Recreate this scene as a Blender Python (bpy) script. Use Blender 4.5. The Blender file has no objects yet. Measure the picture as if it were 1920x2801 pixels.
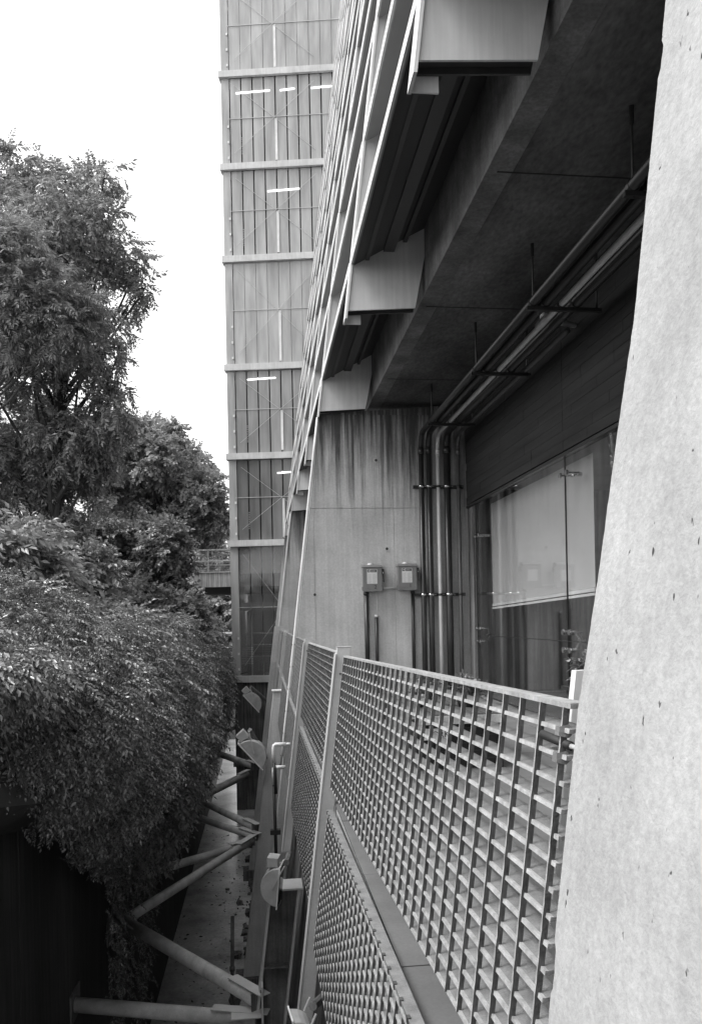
import bpy, math, random
import numpy as np
from mathutils import Vector
random.seed(7); rng = np.random.default_rng(11)
S = bpy.context.scene; COL = S.collection

# ------------------------------------------------------------------ camera
EYE = 1.5; FOC = 2100.0; IW, IH = 1920, 2801; VX, VY = 715.0, 1695.0; ROLL = 0.02
yaw = math.atan((960 - VX) / FOC); HZ = VY - ROLL * (960 - VX)
c_, s_ = math.cos(ROLL), math.sin(ROLL)
r0 = np.array([math.cos(yaw), -math.sin(yaw), 0]); u0 = np.array([0, 0, 1.0]); f0 = np.array([math.sin(yaw), math.cos(yaw), 0])
CR = r0 * c_ - u0 * s_; CU = u0 * c_ + r0 * s_
cam = bpy.data.cameras.new('camera'); cam_o = bpy.data.objects.new('camera', cam); COL.objects.link(cam_o)
from mathutils import Matrix
cam_o.matrix_world = Matrix(((CR[0], CU[0], -f0[0], 0), (CR[1], CU[1], -f0[1], 0), (CR[2], CU[2], -f0[2], EYE), (0, 0, 0, 1)))
cam.sensor_fit = 'VERTICAL'; cam.sensor_height = 36; cam.lens = FOC / IH * 36
cam.shift_y = (HZ - IH / 2) / IH; cam.clip_start = 0.05; cam.clip_end = 3000
S.camera = cam_o

# ------------------------------------------------------------------ world, sun, exposure
SUN_EL, SUN_AZ = math.radians(52), math.radians(262)      # azimuth from +Y, clockwise
w = bpy.data.worlds.new('World'); S.world = w; w.use_nodes = True
nt = w.node_tree; nt.nodes.clear()
sky = nt.nodes.new('ShaderNodeTexSky'); sky.sky_type = 'NISHITA'; sky.sun_disc = False
sky.sun_elevation = SUN_EL; sky.sun_rotation = SUN_AZ; sky.dust_density = 6; sky.air_density = 1.5
bw = nt.nodes.new('ShaderNodeRGBToBW'); mx = nt.nodes.new('ShaderNodeMix'); mx.data_type = 'RGBA'
mx.inputs['Factor'].default_value = 0.7; mx.inputs['B'].default_value = (9, 9, 9, 1)     # even overcast veil
bg = nt.nodes.new('ShaderNodeBackground'); bg.inputs['Strength'].default_value = 0.11
wo = nt.nodes.new('ShaderNodeOutputWorld')
nt.links.new(sky.outputs[0], bw.inputs[0]); nt.links.new(bw.outputs[0], mx.inputs['A'])
nt.links.new(mx.outputs['Result'], bg.inputs['Color']); nt.links.new(bg.outputs[0], wo.inputs[0])
sl = bpy.data.lights.new('sun', 'SUN'); sl.energy = 1.5; sl.angle = math.radians(25)
so = bpy.data.objects.new('sun', sl); COL.objects.link(so)
sd = Vector((math.sin(SUN_AZ) * math.cos(SUN_EL), math.cos(SUN_AZ) * math.cos(SUN_EL), math.sin(SUN_EL)))
so.rotation_euler = sd.to_track_quat('Z', 'Y').to_euler(); so.location = (-20, -30, 40)
S.view_settings.view_transform = 'Standard'; S.view_settings.look = 'None'
S.view_settings.gamma = 1; S.view_settings.use_curve_mapping = False; S.view_settings.exposure = 1.1

# ------------------------------------------------------------------ helpers
def at(px, py, Y):
    d = f0 + CR * (px - 960) / FOC - CU * (py - HZ) / FOC
    t = Y / d[1]; return np.array([d[0] * t, Y, EYE + d[2] * t])
X0, CS = 0.69, 0.125
def PX(z, off=0.0): return X0 + off + CS * (z - EYE)       # the battered plane of the whole front

class MB:
    def __init__(s): s.v = []; s.f = []
    def add(s, vs, fs):
        n = len(s.v); s.v += [tuple(map(float, q)) for q in vs]; s.f += [tuple(n + i for i in f) for f in fs]; return s
    def box(s, x0, x1, y0, y1, z0, z1):
        return s.add([(x0,y0,z0),(x1,y0,z0),(x1,y1,z0),(x0,y1,z0),(x0,y0,z1),(x1,y0,z1),(x1,y1,z1),(x0,y1,z1)],
                     [(0,3,2,1),(4,5,6,7),(0,1,5,4),(1,2,6,5),(2,3,7,6),(3,0,4,7)])
    def loft(s, A, B):                                       # two polygons with equal point counts
        n = len(A)
        return s.add(list(A) + list(B), [tuple(range(n - 1, -1, -1)), tuple(range(n, 2 * n))] +
                     [(i, (i + 1) % n, n + (i + 1) % n, n + i) for i in range(n)])
    def prism(s, poly, y0, y1):                              # polygon in XZ, run along Y
        return s.loft([(x, y0, z) for x, z in poly], [(x, y1, z) for x, z in poly])
    def bar(s, p, q, wx, wz, up=(0, 0, 1)):                  # rectangular bar from p to q
        p = Vector(p); q = Vector(q); d = (q - p).normalized(); a = d.cross(Vector(up))
        if a.length < 1e-4: a = d.cross(Vector((0, 1, 0)))
        a.normalize(); b = a.cross(d)
        k = [(-wx/2,-wz/2),(wx/2,-wz/2),(wx/2,wz/2),(-wx/2,wz/2)]
        return s.loft([p + a*i + b*j for i, j in k], [q + a*i + b*j for i, j in k])
    def tube(s, pts, r, n=10, caps=True):
        pts = [Vector(p) for p in pts]; rs = r if isinstance(r, (list, tuple)) else [r] * len(pts)
        rings = []; a = None
        for i, p in enumerate(pts):
            d = (pts[min(i+1, len(pts)-1)] - pts[max(i-1, 0)]).normalized()
            if a is None:
                a = d.cross(Vector((0,0,1)));
                if a.length < 1e-3: a = d.cross(Vector((0,1,0)))
            a = (a - d * a.dot(d)).normalized(); b = d.cross(a)
            rings.append([p + (a*math.cos(t) + b*math.sin(t))*rs[i] for t in [2*math.pi*k/n for k in range(n)]])
        base = len(s.v); s.v += [tuple(q) for R in rings for q in R]
        for i in range(len(rings)-1):
            for k in range(n):
                s.f.append((base+i*n+k, base+i*n+(k+1)%n, base+(i+1)*n+(k+1)%n, base+(i+1)*n+k))
        if caps:
            s.f.append(tuple(base+k for k in range(n-1,-1,-1))); s.f.append(tuple(base+(len(rings)-1)*n+k for k in range(n)))
        return s
    def mesh(s, name, m, L=(0,0,0), smooth=False):
        me = bpy.data.meshes.new(name)
        me.from_pydata([(a-L[0], b-L[1], c-L[2]) for a, b, c in s.v], [], s.f); me.validate(); me.update()
        if m: me.materials.append(m)
        if smooth:
            me.polygons.foreach_set('use_smooth', [True]*len(me.polygons))
        return me

def root_loc(p):
    while p.parent: p = p.parent
    return p.location
def link(name, me, parent=None, kind=None, label=None, loc=None):
    o = bpy.data.objects.new(name, me); COL.objects.link(o)
    if parent: o.parent = parent
    if kind: o['kind'] = kind
    if label: o['label'] = label
    if loc is not None: o.location = loc
    return o
def bevel(o, wd=0.01, seg=2):
    b = o.modifiers.new('bevel', 'BEVEL'); b.width = wd; b.segments = seg; b.limit_method = 'ANGLE'; b.angle_limit = 0.6
    return o
def part(name, mb, m, parent, smooth=False, label=None, kind=None, bev=0):
    o = link(name, mb.mesh(name, m, root_loc(parent), smooth), parent, kind, label)
    if bev: bevel(o, bev)
    return o
def tag(o, label, cat, group=None):
    o['label'] = label; o['category'] = cat
    if group: o['group'] = group
    return o
def thing(name, label, cat, loc=(0,0,0), group=None):
    o = bpy.data.objects.new(name, None); o.empty_display_size = 0.1; COL.objects.link(o); o.location = loc
    return tag(o, label, cat, group)
def single(name, mb, m, label, cat, group=None, smooth=False, bev=0):
    o = link(name, mb.mesh(name, m, (0,0,0), smooth)); tag(o, label, cat, group)
    if bev: bevel(o, bev)
    return o
def struct(name, mb, m): return link(name, mb.mesh(name, m), None, 'structure')
def copy_tree(o, parent=None):
    c = o.copy(); COL.objects.link(c)
    if parent: c.parent = parent
    for ch in list(o.children): copy_tree(ch, c)
    return c

# ------------------------------------------------------------------ materials (grey: the place is shown in black and white)
def mat(name, base, rough=0.7, var=0.25, scale=3.0, stretch=(1,1,1), bump=0.15, bscale=40.0, metal=0.0, spec=0.5,
        streak=0.0, drip=0.0, pits=0.0, fine=0.0, island=0.0, transl=0.0):
    m = bpy.data.materials.new(name); m.use_nodes = True; t = m.node_tree; N = t.nodes; L = t.links
    p = N['Principled BSDF']; p.inputs['Roughness'].default_value = rough; p.inputs['Metallic'].default_value = metal
    p.inputs['Specular IOR Level'].default_value = spec
    tc = N.new('ShaderNodeTexCoord'); geo = N.new('ShaderNodeNewGeometry')
    mp = N.new('ShaderNodeMapping'); mp.inputs['Scale'].default_value = stretch; L.new(geo.outputs['Position'], mp.inputs['Vector'])
    def noise(sc, det=6, vec=None, rg=0.6):
        n = N.new('ShaderNodeTexNoise'); n.inputs['Scale'].default_value = sc; n.inputs['Detail'].default_value = det
        n.inputs['Roughness'].default_value = rg; L.new(vec or mp.outputs[0], n.inputs['Vector']); return n.outputs['Fac']
    def rngmap(a, f0_, f1_, t0, t1):
        r = N.new('ShaderNodeMapRange'); L.new(a, r.inputs['Value'])
        for k, v in zip(('From Min','From Max','To Min','To Max'), (f0_, f1_, t0, t1)): r.inputs[k].default_value = v
        return r.outputs[0]
    def mul(a, b):
        q = N.new('ShaderNodeMath'); q.operation = 'MULTIPLY'; L.new(a, q.inputs[0])
        if isinstance(b, float): q.inputs[1].default_value = b
        else: L.new(b, q.inputs[1])
        return q.outputs[0]
    v = rngmap(noise(scale), 0.3, 0.7, base*(1-var), base*(1+var))
    if fine: v = mul(v, rngmap(noise(scale*22, 3), 0.3, 0.7, 1-fine, 1+fine))
    if streak:
        sm = N.new('ShaderNodeMapping'); sm.inputs['Scale'].default_value = (9, 9, 0.35); L.new(geo.outputs['Position'], sm.inputs['Vector'])
        v = mul(v, rngmap(noise(1.6, 7, sm.outputs[0], 0.65), 0.42, 0.62, 1-streak, 1.0))
    if drip:
        sx = N.new('ShaderNodeSeparateXYZ'); L.new(geo.outputs['Position'], sx.inputs[0])
        dm = N.new('ShaderNodeMapping'); dm.inputs['Scale'].default_value = (7, 7, 0.22); L.new(geo.outputs['Position'], dm.inputs['Vector'])
        dn = rngmap(noise(1.5, 8, dm.outputs[0], 0.7), 0.30, 0.66, 0.0, 1.0)
        zt_ = rngmap(sx.outputs[2], 2.2, 5.5, 0.0, 1.25)
        run = N.new('ShaderNodeMath'); run.operation = 'SUBTRACT'; run.use_clamp = True; L.new(zt_, run.inputs[0]); L.new(dn, run.inputs[1])
        v = mul(v, rngmap(run.outputs[0], 0.0, 0.7, 1.0, 1-drip))
    hsrc = noise(bscale, 4)
    if pits:
        vo = N.new('ShaderNodeTexVoronoi'); vo.inputs['Scale'].default_value = 16
        pm = N.new('ShaderNodeMapping'); pm.inputs['Scale'].default_value = (1.6, 1.6, 0.8); L.new(geo.outputs['Position'], pm.inputs['Vector'])
        wn = N.new('ShaderNodeTexNoise'); wn.inputs['Scale'].default_value = 55; L.new(pm.outputs[0], wn.inputs['Vector'])
        wv_ = N.new('ShaderNodeVectorMath'); wv_.operation = 'MULTIPLY_ADD'; wv_.inputs[1].default_value = (.035, .035, .035); L.new(wn.outputs['Color'], wv_.inputs[0]); L.new(pm.outputs[0], wv_.inputs[2])
        L.new(wv_.outputs[0], vo.inputs['Vector'])
        rad = rngmap(noise(7.0, 3), 0.33, 0.75, 0.0, 0.23)
        lt = N.new('ShaderNodeMath'); lt.operation = 'SUBTRACT'; L.new(rad, lt.inputs[0]); L.new(vo.outputs['Distance'], lt.inputs[1])
        hole = rngmap(lt.outputs[0], 0.0, 0.05, 1.0, 1-pits); v = mul(v, hole)  # shade inside the pits is put into the colour
        ad = N.new('ShaderNodeMath'); ad.operation = 'ADD'; L.new(hsrc, ad.inputs[0]); L.new(mul(hole, 2.0), ad.inputs[1]); hsrc = ad.outputs[0]
    if island:
        ri = rngmap(geo.outputs['Random Per Island'], 0, 1, 1-island, 1+island); v = mul(v, ri)
    cb = N.new('ShaderNodeCombineColor')
    for k in range(3): L.new(v, cb.inputs[k])
    L.new(cb.outputs[0], p.inputs['Base Color'])
    if bump:
        b = N.new('ShaderNodeBump'); b.inputs['Strength'].default_value = bump; b.inputs['Distance'].default_value = 0.01
        L.new(hsrc, b.inputs['Height']); L.new(b.outputs[0], p.inputs['Normal'])
    if transl:
        tr = N.new('ShaderNodeBsdfTranslucent'); L.new(cb.outputs[0], tr.inputs['Color'])
        ms = N.new('ShaderNodeMixShader'); ms.inputs[0].default_value = transl
        L.new(p.outputs[0], ms.inputs[1]); L.new(tr.outputs[0], ms.inputs[2]); L.new(ms.outputs[0], N['Material Output'].inputs[0])
    return m
def glass(name, tint, refl=1.0, rough=0.02, diffuse=0.0, dcol=0.5, ior=1.5):
    m = bpy.data.materials.new(name); m.use_nodes = True; t = m.node_tree; N = t.nodes; L = t.links; N.clear()
    o = N.new('ShaderNodeOutputMaterial'); tp = N.new('ShaderNodeBsdfTransparent'); tp.inputs[0].default_value = (tint,tint,tint,1)
    gl = N.new('ShaderNodeBsdfGlossy'); gl.inputs['Roughness'].default_value = rough; gl.inputs[0].default_value = (refl,refl,refl,1)
    lw = N.new('ShaderNodeLayerWeight'); lw.inputs[0].default_value = .5; base = tp.outputs[0]
    pw = N.new('ShaderNodeMath'); pw.operation = 'POWER'; pw.inputs[1].default_value = 5.0; L.new(lw.outputs['Facing'], pw.inputs[0])
    fr = N.new('ShaderNodeMapRange'); L.new(pw.outputs[0], fr.inputs[0]); fr.inputs['To Min'].default_value = .045; fr.inputs['To Max'].default_value = 1.0
    if diffuse:
        geo = N.new('ShaderNodeNewGeometry'); n = N.new('ShaderNodeTexNoise'); mp = N.new('ShaderNodeMapping'); mp.inputs['Scale'].default_value = (2.5, 2.5, .35)
        L.new(geo.outputs['Position'], mp.inputs[0]); L.new(mp.outputs[0], n.inputs['Vector']); n.inputs['Scale'].default_value = 1.2; n.inputs['Detail'].default_value = 5
        r = N.new('ShaderNodeMapRange'); L.new(n.outputs['Fac'], r.inputs[0]); r.inputs['From Min'].default_value=.3; r.inputs['From Max'].default_value=.7
        r.inputs['To Min'].default_value = dcol*.75; r.inputs['To Max'].default_value = dcol*1.2
        cb = N.new('ShaderNodeCombineColor'); [L.new(r.outputs[0], cb.inputs[k]) for k in range(3)]
        df = N.new('ShaderNodeBsdfDiffuse'); L.new(cb.outputs[0], df.inputs[0])
        mm = N.new('ShaderNodeMixShader'); mm.inputs[0].default_value = diffuse; L.new(base, mm.inputs[1]); L.new(df.outputs[0], mm.inputs[2]); base = mm.outputs[0]
    ms = N.new('ShaderNodeMixShader'); L.new(fr.outputs[0], ms.inputs[0]); L.new(base, ms.inputs[1]); L.new(gl.outputs[0], ms.inputs[2]); L.new(ms.outputs[0], o.inputs[0])
    return m
def emit(name, s):
    m = bpy.data.materials.new(name); m.use_nodes = True; N = m.node_tree.nodes
    N['Principled BSDF'].inputs['Emission Color'].default_value = (1,1,1,1); N['Principled BSDF'].inputs['Emission Strength'].default_value = s
    return m
M = {}
M['pier'] = mat('pale_concrete', 0.37, 0.85, 0.16, 2.6, bump=0.25, bscale=120, pits=0.9, fine=0.13, streak=0.07)
M['conc'] = mat('stained_concrete', 0.50, 0.85, 0.16, 1.3, bump=0.2, bscale=45, streak=0.12, drip=0.88, fine=0.10)
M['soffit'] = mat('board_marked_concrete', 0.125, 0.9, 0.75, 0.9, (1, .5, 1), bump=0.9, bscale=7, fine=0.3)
M['beam'] = mat('mottled_beam_concrete', 0.20, 0.9, 0.5, 1.6, bump=0.5, bscale=14, fine=.2, streak=.18)
M['shadewall'] = mat('shade_dark_concrete', 0.045, 0.8, 0.5, 0.8, (1,1,.4), bump=0.4, streak=0.5)  # deep shade under the vines is put into this dark tone
M['revet'] = mat('streaked_retaining_concrete', 0.17, 0.85, 0.35, 1.2, bump=0.4, streak=0.6, fine=.15)
M['canal'] = mat('wet_canal_floor', 0.50, 0.22, 0.5, 0.55, bump=0.10, bscale=5, fine=0.15, spec=.9)
M['soil'] = mat('soil', 0.05, 0.95, 0.4, 2)
M['paint'] = mat('grey_painted_steel', 0.48, 0.5, 0.10, 3.5, bump=0.08, bscale=90, fine=.06)
M['white'] = mat('white_painted_steel', 0.74, 0.5, 0.14, 2.0, bump=0.08, streak=0.12)
M['band'] = mat('pale_steel_beam', 0.58, 0.5, 0.14, 2.0, bump=0.08, streak=0.12)
M['fascia'] = mat('stained_pale_fascia', 0.62, .8, .15, 1.2, streak=.45, bump=.1)
M['fin'] = mat('pale_cladding_sheet', 0.78, 0.45, 0.12, 1.2, bump=0.06, streak=0.10)
M['undershade'] = mat('painted_undershade', 0.07, 0.6, 0.25, 1.5, (1,.3,1), bump=0.1)  # shade of the undersides, put into a dark colour
M['blade'] = mat('grey_cladding_sheet', 0.34, 0.5, 0.10, 1.5, (1,.4,1), bump=0.08)
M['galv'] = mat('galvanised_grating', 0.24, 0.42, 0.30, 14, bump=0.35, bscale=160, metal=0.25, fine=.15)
M['galv_lit'] = mat('lit_galvanised_edge', 0.44, 0.4, 0.35, 25, bump=0.4, bscale=140, metal=0.2, fine=.2)  # light caught by outward faces is put into this colour
M['galv_dark'] = mat('shade_dark_grating_rod', 0.06, 0.6, 0.5, 22, bump=0.5, bscale=160)  # shade on the rod sides is put into this dark colour
M['tile'] = mat('stone_floor_tile', 0.15, 0.45, 0.16, 2.5, bump=0.1, fine=.08, island=.1)
M['wood'] = mat('dark_timber_plank', 0.03, 0.6, 0.35, 1.0, (.6,.6,12), bump=0.25, bscale=6, fine=.2, spec=.15)
M['mpipe'] = mat('grey_painted_pipe', 0.09, 0.4, 0.15, 4)
M['dpipe'] = mat('dark_painted_pipe', 0.022, 0.35, 0.2, 4)
M['lpipe'] = mat('pale_painted_pipe', 0.50, 0.45, 0.12, 4)
M['black'] = mat('black_rubber', 0.018, 0.6, 0.2, 6)
M['box'] = mat('grey_switch_box_paint', 0.17, 0.5, 0.12, 8, bump=0.05)
M['label'] = mat('printed_label_paper', 0.66, 0.6, 0.05, 8, bump=0)
M['ink'] = mat('black_ink', 0.02, 0.6, 0.0, 8, bump=0)
M['rail'] = mat('steel_tube', 0.50, 0.45, 0.35, 3, fine=.1)
M['rust'] = mat('weathered_column_steel', 0.13, 0.65, 0.4, 2, streak=.4, fine=.15)
M['lamp'] = mat('grey_lamp_housing', 0.40, 0.45, 0.18, 6)
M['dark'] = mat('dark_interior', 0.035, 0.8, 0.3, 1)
M['mid'] = mat('interior_grey_wall', 0.30, 0.8, 0.2, 1)
M['blind'] = mat('translucent_blind_cloth', 0.78, 0.8, 0.05, 1, bump=0, transl=.5)
M['steel'] = mat('stainless_steel', 0.55, 0.25, 0.1, 6, metal=1.0)
M['glass'] = glass('clear_wall_glass', 0.93, 0.95)
M['dglass'] = glass('dark_window_glass', 0.25, 0.6, 0.05)
M['tglass'] = glass('frosted_tower_glass', 0.85, 0.7, 0.15, diffuse=0.88, dcol=0.43)
M['pglass'] = glass('pale_tower_glass', 0.85, 0.7, 0.15, diffuse=0.82, dcol=0.46)
M['mglass'] = glass('grey_tower_glass', 0.8, 0.7, 0.15, diffuse=0.84, dcol=0.34)
M['kglass'] = glass('dark_tower_glass', 0.75, 0.7, 0.12, diffuse=0.75, dcol=0.20)
M['cglass'] = glass('clear_tower_glass', 0.75, 0.8, 0.05, diffuse=0.15, dcol=0.35)
M['tube'] = emit('lit_tube', 1.2)
M['leafA'] = mat('glossy_vine_leaf', 0.20, 0.26, 0.25, 2, bump=0, island=.55, transl=.2, spec=.8)
M['leafB'] = mat('pinnate_tree_leaf', 0.30, 0.36, 0.3, 1, bump=0, island=.5, transl=.35, spec=.7)
M['leafC'] = mat('dense_tree_leaf', 0.22, 0.34, 0.3, 1, bump=0, island=.5, transl=.25, spec=.7)
M['leafD'] = mat('pale_feathery_leaf', 0.32, 0.5, 0.25, 1, bump=0, island=.35, transl=.35)
M['bark'] = mat('bark', 0.06, 0.9, 0.4, 4, (1,1,.3), bump=.6, bscale=20)

# ------------------------------------------------------------------ the setting: ground, canal, terrace, floor
Z_CAN = -7.7; XW = -2.7; YT = 37.6
struct('ground', MB().box(-900, 900, -300, 2500, Z_CAN-1.0, Z_CAN-0.5), M['soil'])
struct('canal_floor', MB().box(XW, 3.0, -8, 60, Z_CAN-0.45, Z_CAN), M['canal'])
struct('terrace', MB().box(-300, XW-0.4, -20, 400, Z_CAN-0.4, 0.9), M['soil'])
bm = MB()
for i in range(30):                                          # retaining wall cast in bays with open joints
    bm.box(XW-0.39, XW + (0.004 if i % 2 else 0.0), -8+i*2.4+0.012, -8+(i+1)*2.4-0.012, Z_CAN, 0.95)
single('retaining_wall', bm, M['shadewall'], 'dark shaded retaining wall behind the hanging vines on the left of the canal', 'wall')
w_ = thing('building_footing_wall', 'sloping streaked concrete footing wall below the lower steel gratings', 'wall', (0, 12, Z_CAN))
part('wall_face', MB().loft([(PX(z, .30), 0.5, z) for z in (-1.1,)] + [(PX(Z_CAN, .30), .5, Z_CAN), (3.0, .5, Z_CAN), (3.0, .5, -1.1)],
     [(PX(-1.1, .30), 38, -1.1), (PX(Z_CAN, .30), 38, Z_CAN), (3.0, 38, Z_CAN), (3.0, 38, -1.1)]), M['revet'], w_)
for y in (3.3, 5.4, 7.2, 9.0, 11.4, 13, 15.5, 18):
    part('rib', MB().loft([(PX(-1.1, .26), y, -1.1), (PX(-1.1, .30), y, -1.1), (PX(-1.1, .30), y+.10, -1.1), (PX(-1.1, .26), y+.10, -1.1)],
         [(PX(Z_CAN, .26), y, Z_CAN), (PX(Z_CAN, .30), y, Z_CAN), (PX(Z_CAN, .30), y+.10, Z_CAN), (PX(Z_CAN, .26), y+.10, Z_CAN)]), M['revet'], w_)
part('floor_slab', MB().box(PX(-.1,.08), 9.5, 0.8, 38, -0.34, -0.045), M['conc'], w_)
fl = link('walkway_floor', MB().box(0.62, 4.0, 1.4, 37, -0.043, -0.02).mesh('walkway_floor', M['dark']), None, 'structure')
tile_me = {}
for i in range(6):
    x0 = 0.565 + i*0.6; x1 = min(x0+0.592, 4.04)
    for j in range(12):
        y0 = 0.85 + j*1.2
        bm = MB().box(x0, x1, y0, y0+1.192, -0.02, random.uniform(-.001, .002))
        link('floor_tile', bm.mesh('floor_tile', M['tile']), fl)

# ------------------------------------------------------------------ the building over the walkway
MOD = 4.48; YF = [0.9, 5.35, 9.8, 14.6, 19.1, 23.6, 28.1, 32.4, 36.4]; ZA = 6.05; DZ = 1.6; NB = 16
bld = thing('concrete_building', 'leaning grey building with tiers of metal louvres above the open walkway', 'building', (3, 18, 0))
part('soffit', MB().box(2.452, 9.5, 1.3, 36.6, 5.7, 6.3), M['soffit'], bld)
part('edge_beam', MB().box(2.20, 2.45, 1.28, 36.62, 5.702, 6.9), M['beam'], bld)
for y in (3.9, 7.05, 10.2, 13.35):                            # construction joints in the soffit
    part('soffit_joint', MB().box(2.3, 4.0, y, y+.012, 5.694, 5.702), M['dark'], bld)
for x, wd in ((1.42, .05), (1.66, .14), (1.92, .05)):
    part('purlin', MB().box(x, x+wd, 1.0, 37.2, 6.02 + (x-1.25)*.5, 6.16 + (x-1.25)*.5), M['undershade'], bld)  # purlins coloured dark to carry the shade under the louvres
ztop = ZA + NB*DZ
part('inner_facade', MB().loft([(PX(6.7,1.02),1.0,6.7),(PX(6.7,1.3),1.0,6.7),(PX(ztop,1.3),1.0,ztop),(PX(ztop,1.02),1.0,ztop)],
     [(PX(6.7,1.02),37.2,6.7),(PX(6.7,1.3),37.2,6.7),(PX(ztop,1.3),37.2,ztop),(PX(ztop,1.02),37.2,ztop)]), M['dglass'], bld)
part('core', MB().loft([(PX(6.7,1.32),1.2,6.7),(12,1.2,6.7),(12,1.2,ztop),(PX(ztop,1.32),1.2,ztop)],
     [(PX(6.7,1.32),37.2,6.7),(12,37.2,6.7),(12,37.2,ztop),(PX(ztop,1.32),37.2,ztop)]), M['mid'], bld)
# louvre blades: tilted trays between the fins, every storey shares one mesh per bay
for b in range(8):
    y0, y1 = YF[b]+0.17, YF[b+1]-0.005
    x = PX(ZA)
    poly = [(x, ZA), (x+.012, ZA-.004), (x+.97, ZA+.53), (x+.97, ZA+.59), (x+.03, ZA+.085), (x, ZA+.085)]
    me = MB().prism(poly, y0, y1).mesh('louvre_blade', M['blade'], bld.location)
    edge = MB().prism([(x-.028, ZA-.012), (x-.003, ZA-.012), (x-.003, ZA+.092), (x-.028, ZA+.092)], y0, y1).mesh('blade_edge', M['white'], bld.location)
    for k in range(NB):
        off = (CS*DZ*k, 0, DZ*k)
        o = link('louvre_blade', me, bld, loc=off)
        if k == 0:
            part('undershade_sheet', MB().prism([(x+.02, ZA-.006), (x+.02, ZA-.012), (x+.975, ZA+.512), (x+.975, ZA+.520)], y0, y1), M['undershade'], o)  # added dark sheet, paints the shade under the lowest blade
        e = link('blade_edge', edge, o)
for i, y in enumerate(YF):
    zb = 5.45
    P_ = lambda z0, d0: [(PX(z0), z0), (PX(z0)+.88-d0, z0+.06), (PX(6.5)+.96-d0, 6.55), (PX(ztop)+.96-d0, ztop), (PX(ztop), ztop)]
    o = part('louvre_fin', MB().prism(P_(zb, 0), y, y+.02), M['fin'], bld)
    part('fin_core', MB().prism(P_(zb+.05, .02), y+.021, y+.144), M['undershade'], o)  # dark fill, the hollow fin's shade put into its colour
    part('fin_back', MB().prism(P_(zb, .0), y+.145, y+.165), M['undershade'], o)  # back plate coloured dark to stand for its shade
    part('fin_flange', MB().prism([(PX(zb-.11)-.03, zb-.11), (PX(zb-.11)-.002, zb-.11), (PX(ztop)-.002, ztop), (PX(ztop)-.03, ztop)], y-.035, y+.2), M['white'], o)
    part('drip_tray', MB().box(PX(zb-.11), PX(zb-.11)+.2, y+.17, y+.185, zb-.11, zb+.05), M['white'], o)

# ------------------------------------------------------------------ concrete piers
def wavy_edge(z0, z1, n, amp, off=0):
    return [(PX(z, off) + random.gauss(0, amp), z) for z in np.linspace(z0, z1, n)]
p0 = thing('concrete_pier', 'pale pitted concrete pier close up, filling the right edge of the photo', 'pier', (1.5, 1.2, 0))
yb_ = lambda z: float(np.interp(z, [.6, .84, 1.3, 1.6, 1.86, 2.1, 2.75], [1.557, 1.57, 1.567, 1.53, 1.51, 1.484, 1.484])) + random.gauss(0, .0005) - (.007+.004*random.random() if (.70 < z < .80 or 2.60 < z < 2.66) else 0)
prof = [(.9, -.9), (.9, 5.6)] + [(yb_(z), z) for z in np.linspace(5.6, -.9, 420)]
part('pier_body', MB().loft([(PX(z), y, z) for y, z in prof], [(3.4, y, z) for y, z in prof]), M['pier'], p0)
def face_panels(root, y, zsplits, xsplit, top, bot, mtl):
    zs = [bot] + zsplits + [top]; g = .006
    for a, b in zip(zs[:-1], zs[1:]):
        cols = [(None, xsplit), (xsplit, 2.6), (2.6, 4.04)] if b < 3.7 else [(None, 2.55), (2.55, 4.04)]
        for xa, xb in cols:
            if xa is None: poly = [(PX(a+g), a+g), (xb-g, a+g), (xb-g, b-g), (PX(b-g), b-g)]
            else: poly = [(xa, a+g), (xb-g, a+g), (xb-g, b-g), (xa, b-g)]
            if PX(b) > xb - .05: continue
            part('cast_panel', MB().prism(poly, y + random.uniform(-.004, .0), y+.03), mtl, root)
piers = [('concrete pier carrying two grey switch boxes and a row of pipes', 14.75), ('second concrete pier beyond the one with the switch boxes', 28.2),
         ('farthest narrow concrete pier just before the glass tower', 36.3)]
for lab, y in piers:
    p = thing('concrete_pier', lab, 'pier', (2.3, y, 0))
    part('pier_body', MB().prism([(PX(-7.6)+.01, -7.6), (4.4, -7.6), (4.4, 5.69), (PX(5.44)+.01, 5.44)], y+.012, y+.6), M['conc'], p)
    face_panels(p, y, [.25, 3.62], 1.04, 5.44, -1.05, M['conc'])
    if y < 20:
        for x, z in ((2.27, 4.55), (1.03+.6*.0, 1.96), (2.45, 2.83)):
            h = MB().tube([(x, y-.008, z), (x, y+.01, z)], [.05, .045], 14); part('tie_hole_rim', h, M['conc'], p)
            part('tie_hole', MB().tube([(x, y-.0095, z), (x, y+.0, z)], .027, 12), M['dark'], p)
# white lightning conduits clipped to the outer edges of the two nearer piers
for y, zb, lab in ((14.68, -1.3, 'thin white conduit running down the outer edge of the pier with the switch boxes'),
                   (28.12, -1.0, 'thin white conduit on the outer edge of the second pier')):
    t = thing('edge_conduit', lab, 'conduit', (PX(1), y, 1))
    part('conduit_tube', MB().tube([(PX(z, -.03), y, z) for z in np.linspace(5.35, zb, 12)], .021 if y < 20 else .028, 8), M['white'], t, True)
    for z in np.arange(-1.1, 1.4, .42):
        part('cable_tie', MB().box(PX(z, -.06), PX(z, .05), y-.012, y+.03, z, z+.018), M['black'], t)

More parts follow.
